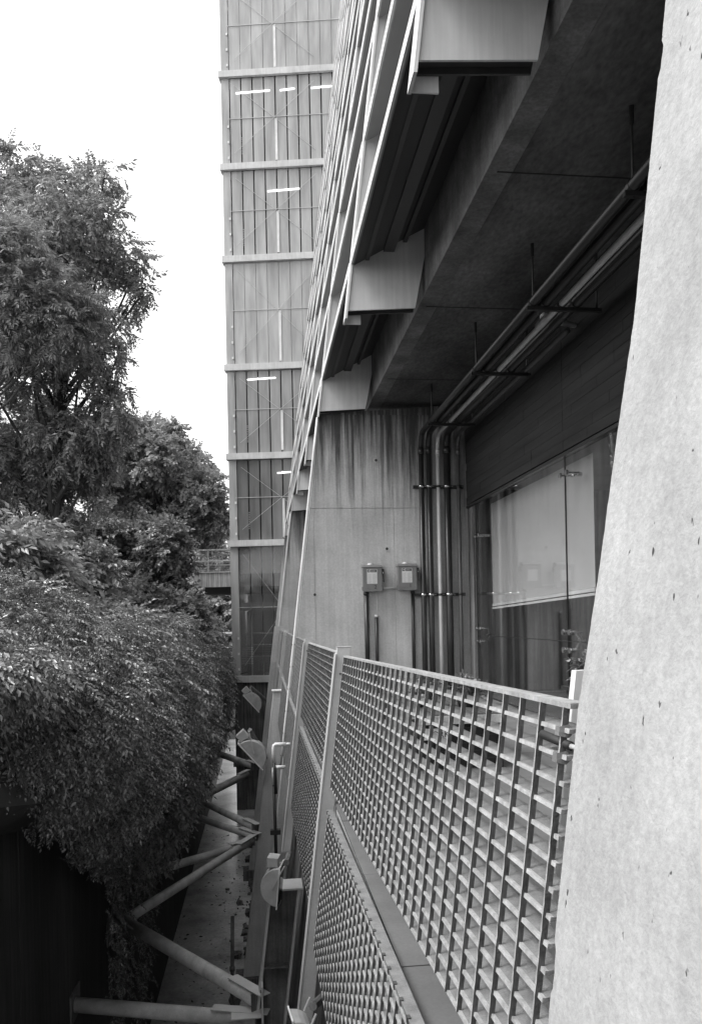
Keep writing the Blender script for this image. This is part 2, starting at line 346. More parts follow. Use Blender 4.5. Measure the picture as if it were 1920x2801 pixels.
# ------------------------------------------------------------------ glass wall, timber wall, blind, interior
XG = 4.05
gw = thing('glass_wall', 'frameless glass wall beside the walkway mirroring the pier and its switch boxes', 'glass wall', (XG, 10, 0))
for y0, y1 in ((9.85, 14.15), (5.55, 9.84), (1.9, 5.54)):
    part('glass_pane', MB().box(XG, XG+.012, y0, y1-.012, 1.135, 3.6), M['glass'], gw)
    part('glass_pane', MB().box(XG, XG+.012, y0, y1-.012, 0.03, 1.125), M['glass'], gw)
    part('joint_seal', MB().box(XG-.004, XG+.016, y1-.012, y1, .03, 3.6), M['black'], gw)
part('joint_seal', MB().box(XG-.003, XG+.015, 1.9, 14.15, 1.126, 1.134), M['black'], gw)
part('head_channel', MB().box(XG-.02, XG+.05, 1.9, 14.7, 3.602, 3.645), M['dpipe'], gw)
part('end_post', MB().box(XG+.02, XG+.10, 14.18, 14.27, 0.0, 3.6), M['mpipe'], gw)
def spider(y, z, rows):
    t = thing('spider_fitting', None, 'glass fitting', (XG, y, z), 'spider fittings on the glass wall')
    for dz in rows:
        for dy in (-.11, .11):
            part('disc', MB().tube([(XG-.03, y+dy, z+dz), (XG-.004, y+dy, z+dz)], .038, 14), M['steel'], t, False)
            part('stud', MB().tube([(XG+.013, y+dy, z+dz), (XG+.16, y+dy, z+dz)], .014, 8), M['steel'], t)
            part('arm', MB().bar((XG+.15, y+dy, z+dz), (XG+.19, y, z), .02, .034), M['steel'], t)
    part('hub', MB().tube([(XG+.14, y, z), (XG+.24, y, z)], .03, 10), M['steel'], t)
    return t
for y, z, rows, lab in ((9.845, 1.13, (-.12, .12), 'four-armed steel spider fitting at the crossing joints of the glass wall'),
                        (9.845, 3.36, (0,), 'two-armed steel spider fitting high on the glass joint under the timber wall'),
                        (14.05, 1.13, (-.12, .12), 'four-armed steel spider fitting at the far end of the glass beside the pier'),
                        (14.05, 3.0, (0,), 'small steel glass fitting high in the far corner next to the pipes')):
    spider(y, z, rows)['label'] = lab
tw = thing('timber_wall', 'dark timber plank cladding above the glass wall', 'wall', (XG, 8, 3.6))
part('backing', MB().box(XG+.06, XG+.2, 1.5, 14.7, 3.662, 5.69), M['dark'], tw)
zz = 3.665; r = 0
while zz < 5.66:
    h = .135; y = 1.5 - random.random()*1.0
    while y < 14.7:
        l = random.choice((.9, 1.2, 1.5)); a, b = max(y, 1.5), min(y+l, 14.7)
        if a < 9.845 < b: b = 9.842
        if b - a > .08 and b > 4.5:
            part('plank', MB().box(XG - .012 + random.uniform(-.0015, .0015), XG+.055, a+.002, b-.002, zz+.003, min(zz+h, 5.69)), M['wood'], tw)
        y = b if b < 9.9 and abs(b-9.842) < .01 else y+l
        if abs(y-9.842) < .001: y = 9.848
    zz += h
rb = thing('roller_blind', 'pale roller blind half lowered behind the glass wall', 'blind', (XG+.25, 12, 2.6))
part('cloth', MB().add([(XG+.30, 9.62+4.48*i/12, 3.6) for i in range(13)]+[(XG+.30, 9.62+4.48*i/12, 1.84-.12*i/12) for i in range(13)], [(i, i+1, 14+i, 13+i) for i in range(12)]), M['blind'], rb)
part('hem_bar', MB().bar((XG+.30, 14.1, 1.69), (XG+.30, 9.62, 1.81), .03, .05), M['white'], rb)
part('hem_bar', MB().bar((XG+.30, 14.1, 1.63), (XG+.30, 9.62, 1.75), .035, .035), M['white'], rb)
rm = thing('dim_room', 'dim room interior seen through the glass wall below the blind', 'room', (6, 9, 0))
part('back_wall', MB().box(8.2, 8.4, 1.9, 14.7, 0, 0.95), M['dark'], rm); part('end_wall', MB().box(4.06, 8.2, 14.36, 14.7, 0, 5.6), M['revet'], rm)  # back wall kept low, an unseen opening added to light the blind
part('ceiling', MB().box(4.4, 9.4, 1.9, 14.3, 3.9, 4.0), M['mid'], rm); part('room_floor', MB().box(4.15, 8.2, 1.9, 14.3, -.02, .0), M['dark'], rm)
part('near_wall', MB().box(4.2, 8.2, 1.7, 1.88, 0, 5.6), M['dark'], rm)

# ------------------------------------------------------------------ pipes overhead and down the pier
pr = [(3.13, .052, 'dpipe', ''), (3.28, .056, 'dpipe', ''), (3.46, .038, 'lpipe', ''), (3.64, .068, 'dpipe', ''), (3.86, .040, 'mpipe', '')]
labs = ['dark pipe with a pale edge highlight, leftmost of the row down the pier', 'dark pipe squeezed between the leftmost pipe and the bright pale pipe',
        'bright pale pipe in the middle of the row on the pier', 'thickest dark pipe just right of the bright pale pipe', 'grey pipe, rightmost of the row down the pier']
for (x, r_, mm, _), lab in zip(pr, labs):
    t = thing('service_pipe', lab, 'pipe', (x, 14.6, 0), 'service pipes along the ceiling and down the pier')
    yv = 14.62; zc = 4.99 + r_
    start = 3.0 if x < 3.7 else 9.2
    pts = [(x, start, zc), (x, yv-.28, zc)] + [(x, yv-.28+.28*math.sin(a), zc-.28+.28*math.cos(a)) for a in np.linspace(.15, math.pi/2, 6)]
    part('overhead_run', MB().tube(pts, r_, 12), M[mm], t, True)
    part('riser', MB().tube([(x, yv, zc-.281), (x + (.0 if x < 3.8 else 0), yv, 1.0), (x, yv, .01)], r_, 12), M[mm], t, True)
    part('coupling', MB().tube([(x, yv, zc-.40), (x, yv, zc-.28)], r_*1.12, 12), M[mm], t, True)
# the branch off the pale pipe
t = thing('branch_pipe', 'short pale branch pipe turning right off the overhead pipe', 'pipe', (3.45, 9.1, 5.0))
part('branch_tube', MB().tube([(3.45, 8.95, 5.12), (3.5, 9.1, 5.13), (4.0, 9.3, 5.14)], .035, 10), M['lpipe'], t, True)
part('tee', MB().tube([(3.45, 8.8, 5.03), (3.45, 9.1, 5.03)], .05, 10), M['lpipe'], t, True)
for k, y in enumerate((3.7, 6.05, 8.4, 10.72, 13.6)):
    labs_h = ['ceiling pipe hanger hidden closest behind the near pier', 'ceiling pipe hanger just left of the near pier', 'second ceiling pipe hanger from the near pier',
              'third ceiling pipe hanger, below the branch pipe', 'farthest ceiling pipe hanger, just before the pipes turn down']
    t = thing('pipe_hanger', labs_h[k], 'pipe hanger', (3.5, y, 5), 'pipe hangers under the ceiling')
    part('channel', MB().box(3.05, 3.93, y-.025, y+.025, 4.945, 4.985), M['dpipe'], t)
    for x in (3.13, 3.88):
        part('rod', MB().tube([(x, y, 4.94), (x, y, 5.7)], .011, 8), M['dpipe'], t)
        part('sleeve', MB().tube([(x, y, 5.55), (x, y, 5.7)], .020, 8), M['dpipe'], t)
    for x, r_, _, _ in pr[:4]:
        part('pipe_clamp', MB().tube([(x, y-.02, 4.99+r_), (x, y+.02, 4.99+r_)], r_*1.12, 12), M['dpipe'], t)
for z, lab in ((4.02, 'upper clamp rail holding the row of pipes to the pier'), (1.92, 'lower clamp rail holding the pipes level with the switch boxes')):
    t = thing('clamp_rail', lab, 'clamp rail', (3.5, 14.66, z), 'clamp rails across the pipes')
    part('strut_channel', MB().box(2.98, 3.97, 14.66, 14.72, z-.03, z+.03), M['dpipe'], t)
    for x, r_, _, _ in pr:
        part('pipe_clamp', MB().tube([(x, 14.62, z-.022), (x, 14.62, z+.022)], r_*1.16, 14), M['steel'] if r_ > .05 else M['dpipe'], t, True)
        part('bolt', MB().tube([(x+r_+.01, 14.58, z), (x+r_+.03, 14.58, z)], .012, 6), M['steel'], t)

# ------------------------------------------------------------------ switch boxes and their conduits
FONT = None
def text_part(s, x, y, z, size, m, parent, shear=0.0, ex=.0008):
    cu = bpy.data.curves.new('lettering', 'FONT'); cu.body = s; cu.size = size; cu.extrude = ex; cu.shear = shear; cu.align_x = 'CENTER'
    tmp = bpy.data.objects.new('tmp', cu); COL.objects.link(tmp)
    dg = bpy.context.evaluated_depsgraph_get(); me = bpy.data.meshes.new_from_object(tmp.evaluated_get(dg))
    bpy.data.objects.remove(tmp)
    me.materials.clear(); me.materials.append(m)
    co = np.empty(len(me.vertices)*3); me.vertices.foreach_get('co', co); co = co.reshape(-1,3)
    L = root_loc(parent); out = np.stack([co[:,0]+x-L[0], -co[:,2]+y-L[1], co[:,1]+z-L[2]], 1)
    me.vertices.foreach_set('co', out.ravel()); me.update()
    return link('lettering', me, parent)
def switch_box(x, num, lab, zb):
    y = 14.74; W_, H_, D_ = .37, .52, .17
    t = thing('switch_box', lab, 'electrical box', (x, y, zb), 'switch boxes on the pier')
    bevel(part('back_box', MB().box(x-W_/2+.008, x+W_/2-.008, y-D_+.03, y-.002, zb+.01, zb+H_-.03), M['box'], t), .006)
    d = bevel(part('cover', MB().prism([(x-W_/2, zb), (x-.04, zb), (x-.03, zb-.012), (x+.03, zb-.012), (x+.04, zb), (x+W_/2, zb), (x+W_/2, zb+H_-.06), (x-W_/2, zb+H_-.06)], y-D_, y-D_+.035), M['box'], t), .005)
    bevel(part('hood', MB().loft([(x-W_/2-.012, y-D_-.012, zb+H_-.058), (x+W_/2+.012, y-D_-.012, zb+H_-.058), (x+W_/2+.012, y-.003, zb+H_-.058), (x-W_/2-.012, y-.003, zb+H_-.058)],
        [(x-W_/2-.006, y-D_+.012, zb+H_-.01), (x+W_/2+.006, y-D_+.012, zb+H_-.01), (x+W_/2+.006, y-.003, zb+H_+.005), (x-W_/2-.006, y-.003, zb+H_+.005)]), M['box'], t), .005)
    part('conduit_hub', MB().tube([(x-.02, y-.09, zb+H_-.01), (x-.02, y-.09, zb+H_+.025)], [.075, .055], 14), M['lamp'], t)
    part('handle', MB().box(x+W_/2+.004, x+W_/2+.045, y-D_+.01, y-.05, zb+.33, zb+.43), M['black'], t)
    part('handle_lever', MB().bar((x+W_/2+.02, y-D_+.0, zb+.38), (x+W_/2+.03, y-D_-.005, zb+.17), .02, .02, (0,1,0)), M['dpipe'], t)
    for zz in (zb+.34, zb+.18): part('latch', MB().box(x+W_/2+.012, x+W_/2+.03, y-D_-.012, y-D_+.012, zz, zz+.03), M['steel'], t)
    part('hinge_tab', MB().box(x-W_/2-.02, x-W_/2-.002, y-D_+.005, y-D_+.03, zb+.02, zb+.09), M['box'], t)
    s = part('sticker', MB().box(x-.105, x+.09, y-D_-.0015, y-D_-.0002, zb+.145, zb+.425), M['label'], t)
    yf = y-D_-.0016
    part('print_block', MB().box(x-.098, x-.045, yf-.0005, yf, zb+.365, zb+.418), M['ink'], s)
    part('print_block', MB().box(x-.032, x+.082, yf-.0005, yf, zb+.365, zb+.418), M['ink'], s)
    part('print_block', MB().box(x-.082, x-.060, yf-.0012, yf-.0006, zb+.380, zb+.402), M['label'], s)
    lines = MB()
    for k in range(3): lines.box(x-.02, x+.07-.02*(k % 2), yf-.0012, yf-.0006, zb+.375+k*.013, zb+.381+k*.013)
    part('print_line', lines, M['lamp'], s)
    lines = MB()
    for k in range(15):
        zz = zb+.155+k*.0125
        for xa, xb in ((x-.095, x-.015-.02*random.random()), (x+.0, x+.082-.02*random.random())): lines.box(xa, xb, yf-.0005, yf, zz, zz+.0045)
    part('print_line', lines, M['lamp'], s)
    text_part(num, x + (.055 if num == '1' else .055), y-D_-.001, zb+.05, .105, M['ink'], t)
    sq = MB(); px_ = x-.15                                        # faint hand scribble left of the digit
    for k in range(9):
        a = (px_ + k*.017, y-D_-.0008, zb+.055+.012*math.sin(k*2.1)); b = (px_+(k+1)*.017, y-D_-.0008, zb+.055+.012*math.sin((k+1)*2.1))
        if k not in (2, 7): sq.bar(a, b, .0012, .004, (0,1,0))
    part('scribble', sq, M['dpipe'], t)
    return t
switch_box(2.13, '2', 'grey switch box marked 2, the left of the two boxes on the pier', 2.0)
switch_box(2.81, '1', 'grey switch box marked 1, nearer the row of pipes', 2.015)
t = thing('link_conduit', 'short pale conduit joining the two switch boxes', 'conduit', (2.4, 14.68, 2.06))
part('conduit_tube', MB().tube([(2.31, 14.68, 2.06), (2.63, 14.68, 2.07)], .02, 10), M['lpipe'], t, True)
part('end_collar', MB().tube([(2.315, 14.68, 2.06), (2.34, 14.68, 2.06)], .03, 10), M['lpipe'], t, True)
for x, r_, z1, mm, lab in ((2.02, .045, 1.99, 'dpipe', 'thick dark conduit dropping from the left switch box'), (2.21, .032, 1.55, 'dpipe', 'dark open ended conduit stub under the box marked 2'),
                       (2.93, .034, 2.0, 'dpipe', 'dark conduit dropping from the switch box marked 1')):
    t = thing('drop_conduit', lab, 'conduit', (x, 14.7, 0), 'conduits below the switch boxes')
    part('conduit_tube', MB().tube([(x, 14.70, .01), (x, 14.70, z1)], r_, 12), M[mm], t, True)
    part('end_collar', MB().tube([(x, 14.70, z1-.05), (x, 14.70, z1-.001)], r_*1.25, 12), M['lpipe'] if z1 < 1.9 else M[mm], t, True)
t = thing('loose_wire', 'thin wires hanging between the box marked 2 and the conduit stub', 'wire', (2.2, 14.69, 1.7))
part('wire', MB().tube([(2.21, 14.69, 1.99), (2.225, 14.66, 1.75), (2.205, 14.69, 1.52)], .004, 5), M['label'], t)

# ------------------------------------------------------------------ grating fence
def grating(name, lab, y0, y1, zt0, zt1, zb0, zb1, rows, group, step=.138, whole=False, depth=.038, tilt=.008):
    t = thing(name, lab, 'grating panel', (PX(zb0), (y0+y1)/2, min(zb0, zb1)), group)
    zt = lambda y: zt0+(zt1-zt0)*(y-y0)/(y1-y0); zb = lambda y: zb0+(zb1-zb0)*(y-y0)/(y1-y0)
    all_ = MB()
    for k in range(rows+1):
        u = k/rows; bm = MB(); P = []
        for y in (y0, y1):
            z = zt(y)+(zb(y)-zt(y))*u; x = PX(z)
            if k == 0: pr_ = [(x-.008, z-.009), (x+.034, z-.009), (x+.034, z+.003), (x-.008, z+.003)]
            else: pr_ = [(x-.006, z-.005), (x+.004, z-.006), (x+depth, z-.003+tilt), (x+depth, z+.001+tilt), (x+.004, z+.004), (x-.004, z+.005)]
            P.append([(a, y, b) for a, b in pr_])
        bm.loft(P[0], P[1])
        if whole: all_.loft(P[0], P[1])
        else:
            o = part('slat' if k else 'top_rail', bm, M['galv'], t); o.data.materials.append(M['galv_lit'])
            for q in ((6, 7) if k else (3, 4, 5)): o.data.polygons[q].material_index = 1  # nose and rail edge faces coloured lighter, as if catching the light
    n = int((y1-y0)/step)
    for k in range(n+1):
        y = y0 + .03 + k*step
        if y > y1-.02: break
        dx = random.uniform(-.003, .003); bm = MB()
        # twisted rod: short lengths between slats, each turned a little
        a, b = zt(y)-.008, zb(y)
        A = [(PX(a)-.009, y-.0035, a), (PX(a)+.020, y-.0035, a), (PX(a)+.020, y+.0035, a), (PX(a)-.009, y+.0035, a)]
        B = [(PX(b)-.009, y-.0035, b), (PX(b)+.020, y-.0035, b), (PX(b)+.020, y+.0035, b), (PX(b)-.009, y+.0035, b)]
        if whole: all_.loft(A, B); continue
        m_ = max(3, rows*2); prev = None; segs = MB()
        ring = []
        for q in range(m_+1):
            u = q/m_; z = a+(b-a)*u; an = (.10 if q % 2 else -.08) + random.uniform(-.10, .10); cx = PX(z)-.004
            hw, ht = .0075, .0030
            ring.append([(cx+(i*hw)*math.cos(an)-(j*ht)*math.sin(an), y+(i*hw)*math.sin(an)+(j*ht)*math.cos(an)+dx*.3, z) for i, j in ((-1,-1),(1,-1),(1,1),(-1,1))])
        base = [p for R in ring for p in R]; fs = []
        for q in range(m_):
            for i in range(4): fs.append((q*4+i, q*4+(i+1) % 4, (q+1)*4+(i+1) % 4, (q+1)*4+i))
        fs += [(3,2,1,0), (m_*4, m_*4+1, m_*4+2, m_*4+3)]
        segs.add(base, fs)
        o = part('rod', segs, M['galv_dark'], t); o.data.materials.append(M['galv_lit'])
        for q in range(m_): o.data.polygons[q*4+3].material_index = 1  # outward rod faces coloured as lit, the other sides as shaded
    if whole: part('mesh_bars', all_, M['galv'], t, kind='stuff')
    return t
UP, LO = 'steel grating panels of the walkway fence', 'lower steel grating panels below the walkway floor'
grating('grating_panel', 'nearest upper grating panel, running from the near pier to the first tall post', 1.59, 6.12, 1.303, 1.195, .385, .155, 16, UP)
grating('grating_panel', 'second upper grating panel between the first and second tall posts', 6.30, 10.68, 1.205, 1.165, .20, .14, 16, UP)
grating('grating_panel', 'upper grating panel crossed by the white conduit, just past the second post', 10.92, 14.66, 1.17, 1.16, .15, .13, 16, UP, whole=True)
grating('grating_panel', 'small distant upper grating panel beyond the pier with the boxes', 15.4, 19.9, 1.15, 1.15, .13, .13, 14, UP, whole=True)
grating('grating_panel', 'farthest upper grating panel, a thin sliver near the tower', 20.1, 28.1, 1.13, 1.1, .12, .1, 14, UP, step=.2, whole=True)
grating('lower_grating', 'nearest lower grating at the bottom of the photo, right of the first post', 1.70, 6.12, .03, -.06, -1.03, -1.10, 17, LO, depth=.04)
grating('lower_grating', 'second lower grating between the first and second posts', 6.30, 10.68, .02, -.03, -1.02, -1.12, 17, LO, depth=.04)
grating('lower_grating', 'third lower grating just beyond the second post', 10.92, 19.5, -.03, -.03, -1.1, -1.1, 17, LO, whole=True)
grating('lower_grating', 'farthest lower grating in the narrow gap by the columns', 20.1, 28.0, -.03, -.03, -1.1, -1.1, 17, LO, step=.2, whole=True)
for (y0, y1, za, zb_, lab) in ((1.7, 6.12, .072, -.035, 'nearest pale steel edge rail with clips below the floor tiles'), (6.3, 10.68, .05, .0, 'second pale edge rail, between the first and second posts'),
                             (10.92, 27.9, .0, .0, 'long far edge rail beyond the second post')):
    t = thing('edge_rail', lab, 'rail', (PX(0), (y0+y1)/2, 0), 'edge rails along the floor')
    part('rail_bar', MB().bar((PX(za)+.012, y0, za), (PX(zb_)+.012, y1, zb_), .052, .016), M['galv'], t)
    part('rail_web', MB().bar((PX(za)+.035, y0, za-.05), (PX(zb_)+.035, y1, zb_-.05), .006, .085), M['galv'], t)
    if y0 < 10:
        for y in np.arange(y0+.2, y1, .138):
            z = za+(zb_-za)*(y-y0)/(y1-y0); part('clip', MB().box(PX(z)-.018, PX(z)-.004, y-.012, y+.012, z-.012, z+.013), M['galv_dark'], t)
posts = [(6.21, -2.3, 'first tall leaning fence post, the widest one'), (10.80, -1.75, 'second tall leaning fence post'), (19.99, -2.2, 'third leaning fence post, left of the pier'),
         (24.4, -2.0, 'fourth leaning fence post, thin with distance'), (32.6, -2.0, 'farthest thin leaning fence post in front of the tower')]
for y, zb_, lab in posts:
    t = thing('fence_post', lab, 'post', (PX(zb_), y, zb_), 'leaning fence posts')
    top = 1.262 if y < 8 else 1.22
    o = part('post_tube', MB().loft([(PX(zb_)-.058, y-.035, zb_), (PX(zb_)+.058, y-.035, zb_), (PX(zb_)+.058, y+.035, zb_), (PX(zb_)-.058, y+.035, zb_)],
        [(PX(top)-.058, y-.035, top), (PX(top)+.058, y-.035, top), (PX(top)+.058, y+.035, top), (PX(top)-.058, y+.035, top)]), M['paint'], t); bevel(o, .006)
    part('cap', MB().box(PX(top)-.06, PX(top)+.06, y-.037, y+.037, top+.001, top+.007), M['paint'], t)
    part('flange_strip', MB().loft([(PX(zb_)-.068, y-.06, zb_), (PX(zb_)-.060, y-.06, zb_), (PX(zb_)-.060, y+.05, zb_), (PX(zb_)-.068, y+.05, zb_)],
        [(PX(top-.05)-.068, y-.06, top-.05), (PX(top-.05)-.060, y-.06, top-.05), (PX(top-.05)-.060, y+.05, top-.05), (PX(top-.05)-.068, y+.05, top-.05)]), M['paint'], t)
    part('bolt', MB().tube([(PX(1.05)-.01, y-.045, 1.05), (PX(1.05)-.01, y-.034, 1.05)], .009, 8), M['rust'], t)
t = thing('end_post', 'short pale end post peeping out left of the near pier', 'post', (.72, 1.66, .3))
part('post_bar', MB().loft([(.655, 1.90, .2), (.725, 1.90, .2), (.725, 1.93, .2), (.655, 1.93, .2)], [(.803, 1.90, 1.352), (.873, 1.90, 1.352), (.873, 1.93, 1.352), (.803, 1.93, 1.352)]), M['white'], t)
part('post_foot', MB().box(.645, .735, 1.89, 1.94, .14, .199), M['white'], t)
# side stile and latch of the nearest panel
t = thing('fence_latch', 'black rubber sleeved latch clipped to the near end of the fence', 'latch', (.66, 1.6, 1.2))
part('sleeve', MB().tube([(PX(1.20)-.012, 1.715, 1.222), (PX(1.20)+.008, 1.60, 1.212)], .0105, 14), M['black'], t, True)
part('hook', MB().tube([(PX(1.2)+.008, 1.60, 1.212), (PX(1.2)+.02, 1.575, 1.21), (PX(1.2)+.022, 1.572, 1.19), (PX(1.2)+.01, 1.59, 1.182)], .006, 8), M['rail'], t, True)
for z in (1.245, 1.187):
    st = MB()
    pts = [(-.016,.008),(-.018,-.012),(0.004,-.018),(.02,-.004),(.006,.012)]
    st.loft([(PX(z)+a, 1.615, z+b) for a, b in pts], [(PX(z)+a*1.05, 1.637, z+b*1.05) for a, b in pts]); part('strap', st, M['galv'], t)

# ------------------------------------------------------------------ walkway furniture behind the fence
t = thing('slatted_table', 'low slatted table behind the fence with plants on it', 'table', (1.9, 8.3, 0))
for k in range(9): part('slat', MB().box(1.45+k*.1, 1.53+k*.1, 7.3, 9.4, .52, .545), M['mpipe'], t)
for x in (1.47, 2.3):
    for y in (7.35, 9.3): part('leg', MB().box(x, x+.04, y, y+.04, .0, .519), M['dark'], t)
part('apron', MB().box(1.45, 2.34, 7.28, 7.3, .45, .53), M['rail'], t)
t = thing('wire_basket', 'black wire basket under the slatted table with a white sign reading WORK', 'basket', (1.85, 7.6, 0))
for k in range(6): part('wire', MB().bar((1.5, 7.32, .03+k*.075), (2.3, 7.32, .03+k*.075), .005, .005), M['dpipe'], t)
for k in range(7): part('wire', MB().bar((1.5+k*.133, 7.322, .02), (1.5+k*.133, 7.322, .42), .005, .005), M['dpipe'], t)
part('liner', MB().box(1.5, 2.3, 7.36, 8.1, .02, .40), M['black'], t)
sg = part('sign', MB().box(1.52, 1.80, 7.300, 7.306, .30, .41), M['label'], t)
text_part('WORK', 1.66, 7.2985, .325, .085, M['ink'], sg)

# leaf clouds ---------------------------------------------------------
def sprig_template(n=15, L=1.0, leaf=.24, wid=.30, droop=.35, pair=True, tip=True, seed=0):
    g = np.random.default_rng(seed); V = []; F = []
    for i in range(n):
        u = (i+1)/n; p = np.array([L*u, 0, -droop*L*u*u]); side = 1 if i % 2 else -1
        a = side*(math.radians(62)+g.normal(0, .18)) if not (tip and i == n-1) else 0
        d = np.array([math.cos(a), math.sin(a), -.25+g.normal(0, .28)-droop*u]); d /= np.linalg.norm(d)
        sv = np.cross(d, [0, 0, 1]); sv /= np.linalg.norm(sv); up = np.cross(sv, d)
        l = leaf*L*(.8+.4*g.random())*(1-.3*abs(u-.5)); wv = l*wid
        rl = g.normal(0, .5); s2 = sv*math.cos(rl)+up*math.sin(rl); u2 = up*math.cos(rl)-sv*math.sin(rl)
        b = len(V); V += [p, p+d*l*.45+s2*wv+u2*wv*.35, p+d*l+(-u2)*l*.12, p+d*l*.45-s2*wv+u2*wv*.35]; F += [(b, b+1, b+2), (b, b+2, b+3)]
    return np.array(V), np.array(F)
def scatter(name, temps, pos, direc, scale, m, parent=None, roll=None, kind=None):
    n = len(pos); d = direc/np.linalg.norm(direc, axis=1, keepdims=True)
    ref = np.tile([0, 0, 1.0], (n, 1)); ref[np.abs(d[:, 2]) > .95] = [1, 0, 0]
    y = np.cross(ref, d); y /= np.linalg.norm(y, axis=1, keepdims=True); z = np.cross(d, y)
    rr = rng.normal(0, .5, n) if roll is None else roll
    y2 = y*np.cos(rr)[:, None]+z*np.sin(rr)[:, None]; z2 = z*np.cos(rr)[:, None]-y*np.sin(rr)[:, None]
    pick = rng.integers(0, len(temps), n); VV = []; FF = []; base = 0
    for k, (tv, tf) in enumerate(temps):
        I = np.where(pick == k)[0]
        if not len(I): continue
        v = tv[None]*scale[I][:, None, None]
        W = pos[I][:, None]+v[..., :1]*d[I][:, None]+v[..., 1:2]*y2[I][:, None]+v[..., 2:3]*z2[I][:, None]
        FF.append((tf[None]+(np.arange(len(I))*len(tv))[:, None, None]+base).reshape(-1, 3)); VV.append(W.reshape(-1, 3)); base += len(I)*len(tv)
    V = np.concatenate(VV); F = np.concatenate(FF)
    if parent is not None: V = V-np.array(root_loc(parent))
    me = bpy.data.meshes.new(name); me.vertices.add(len(V)); me.vertices.foreach_set('co', V.ravel())
    me.loops.add(F.size); me.loops.foreach_set('vertex_index', F.ravel().astype(np.int32))
    me.polygons.add(len(F)); me.polygons.foreach_set('loop_start', np.arange(0, F.size, 3, dtype=np.int32)); me.update(calc_edges=True)
    me.materials.append(m); return link(name, me, parent, kind)
T_VINE = [sprig_template(16, 1, .24, .24, .45, seed=s) for s in range(5)]
T_PIN = [sprig_template(15, 1, .36, .20, .6, seed=10+s) for s in range(5)]
T_DEN = [sprig_template(14, 1, .34, .30, .25, seed=20+s) for s in range(5)]
T_FEA = [sprig_template(26, 1, .22, .14, .5, seed=30+s) for s in range(4)]
def unit(n):
    v = rng.normal(size=(n, 3)); return v/np.linalg.norm(v, axis=1, keepdims=True)

# potted plants on the walkway
def potted(x, y, z, r, h, lab, n=90, potm='dpipe'):
    t = thing('potted_plant', lab, 'plant', (x, y, z), None)
    part('pot', MB().tube([(x, y, z), (x, y, z+h)], [r*.8, r], 14), M[potm], t, True)
    part('soil_top', MB().tube([(x, y, z+h-.02), (x, y, z+h+.003)], r*.9, 14), M['soil'], t)
    p = np.array([x, y, z+h+r*.45])+unit(n)*np.array([r*.8, r*.8, r*.5])*rng.random((n, 1))
    scatter('foliage', T_DEN, p, unit(n)+[0, 0, .4], np.full(n, r*.9)*(.7+.6*rng.random(n)), M['leafC'], t)
potted(1.72, 8.0, .548, .13, .14, 'small leafy plant in a pot on the slatted table, left one')
potted(2.15, 7.9, .548, .14, .12, 'bushy low plant in a pot on the slatted table, right one')
t = thing('plant_stand', 'dark pedestal beside the glass wall carrying a bushy plant', 'stand', (3.3, 7.4, 0))
part('column', MB().box(3.1, 3.5, 7.2, 7.6, .03, .72), M['dark'], t); part('top', MB().box(3.06, 3.54, 7.16, 7.64, .721, .755), M['dpipe'], t); part('plinth', MB().box(3.07, 3.53, 7.17, 7.63, 0, .029), M['dark'], t)
potted(3.3, 7.4, .756, .17, .1, 'bushy plant in a dark pot on the pedestal by the glass', 140)

# ------------------------------------------------------------------ columns, struts, lamps, drain pipes over the canal
cols = [(10.55, -2.15, 'near steel column standing in the canal below the second fence post'), (19.4, -.3, 'pale middle column with lamps and struts on it'),
        (27.6, 1.25, 'far pale column close to the glass tower')]
for y, zt, lab in cols:
    t = thing('steel_column', lab, 'column', (PX(Z_CAN, -.2), y, Z_CAN), 'battered steel columns in the canal')
    pl = lambda x0, x1, ya, yb, m, nm: part(nm, MB().loft([(PX(Z_CAN, x0), ya, Z_CAN), (PX(Z_CAN, x1), ya, Z_CAN), (PX(Z_CAN, x1), yb, Z_CAN), (PX(Z_CAN, x0), yb, Z_CAN)],
        [(PX(zt, x0), ya, zt), (PX(zt, x1), ya, zt), (PX(zt, x1), yb, zt), (PX(zt, x0), yb, zt)]), M[m], t)
    pl(-.20, -.165, y-.17, y+.17, 'paint', 'outer_flange'); pl(.18, .215, y-.17, y+.17, 'paint', 'inner_flange'); pl(-.164, .179, y-.02, y+.02, 'rust', 'web') if y < 15 else pl(-.164, .179, y-.168, y+.168, 'conc', 'web')
    for z in (-3.2, -4.4, -5.8):
        if z < zt-.3 and y < 15: part('stiffener', MB().box(PX(z, -.163), PX(z, .178), y-.16, y-.022, z, z+.02), M['rust'], t)
    if y < 25: part('cap_plate', MB().box(PX(zt, -.24), PX(zt, .25), y-.2, y+.2, zt+.001, zt+.026), M['paint'], t)
    part('base_block', MB().box(PX(Z_CAN, -.35), PX(Z_CAN, .3), y-.3, y+.3, Z_CAN-.01, Z_CAN+.35), M['revet'], t)
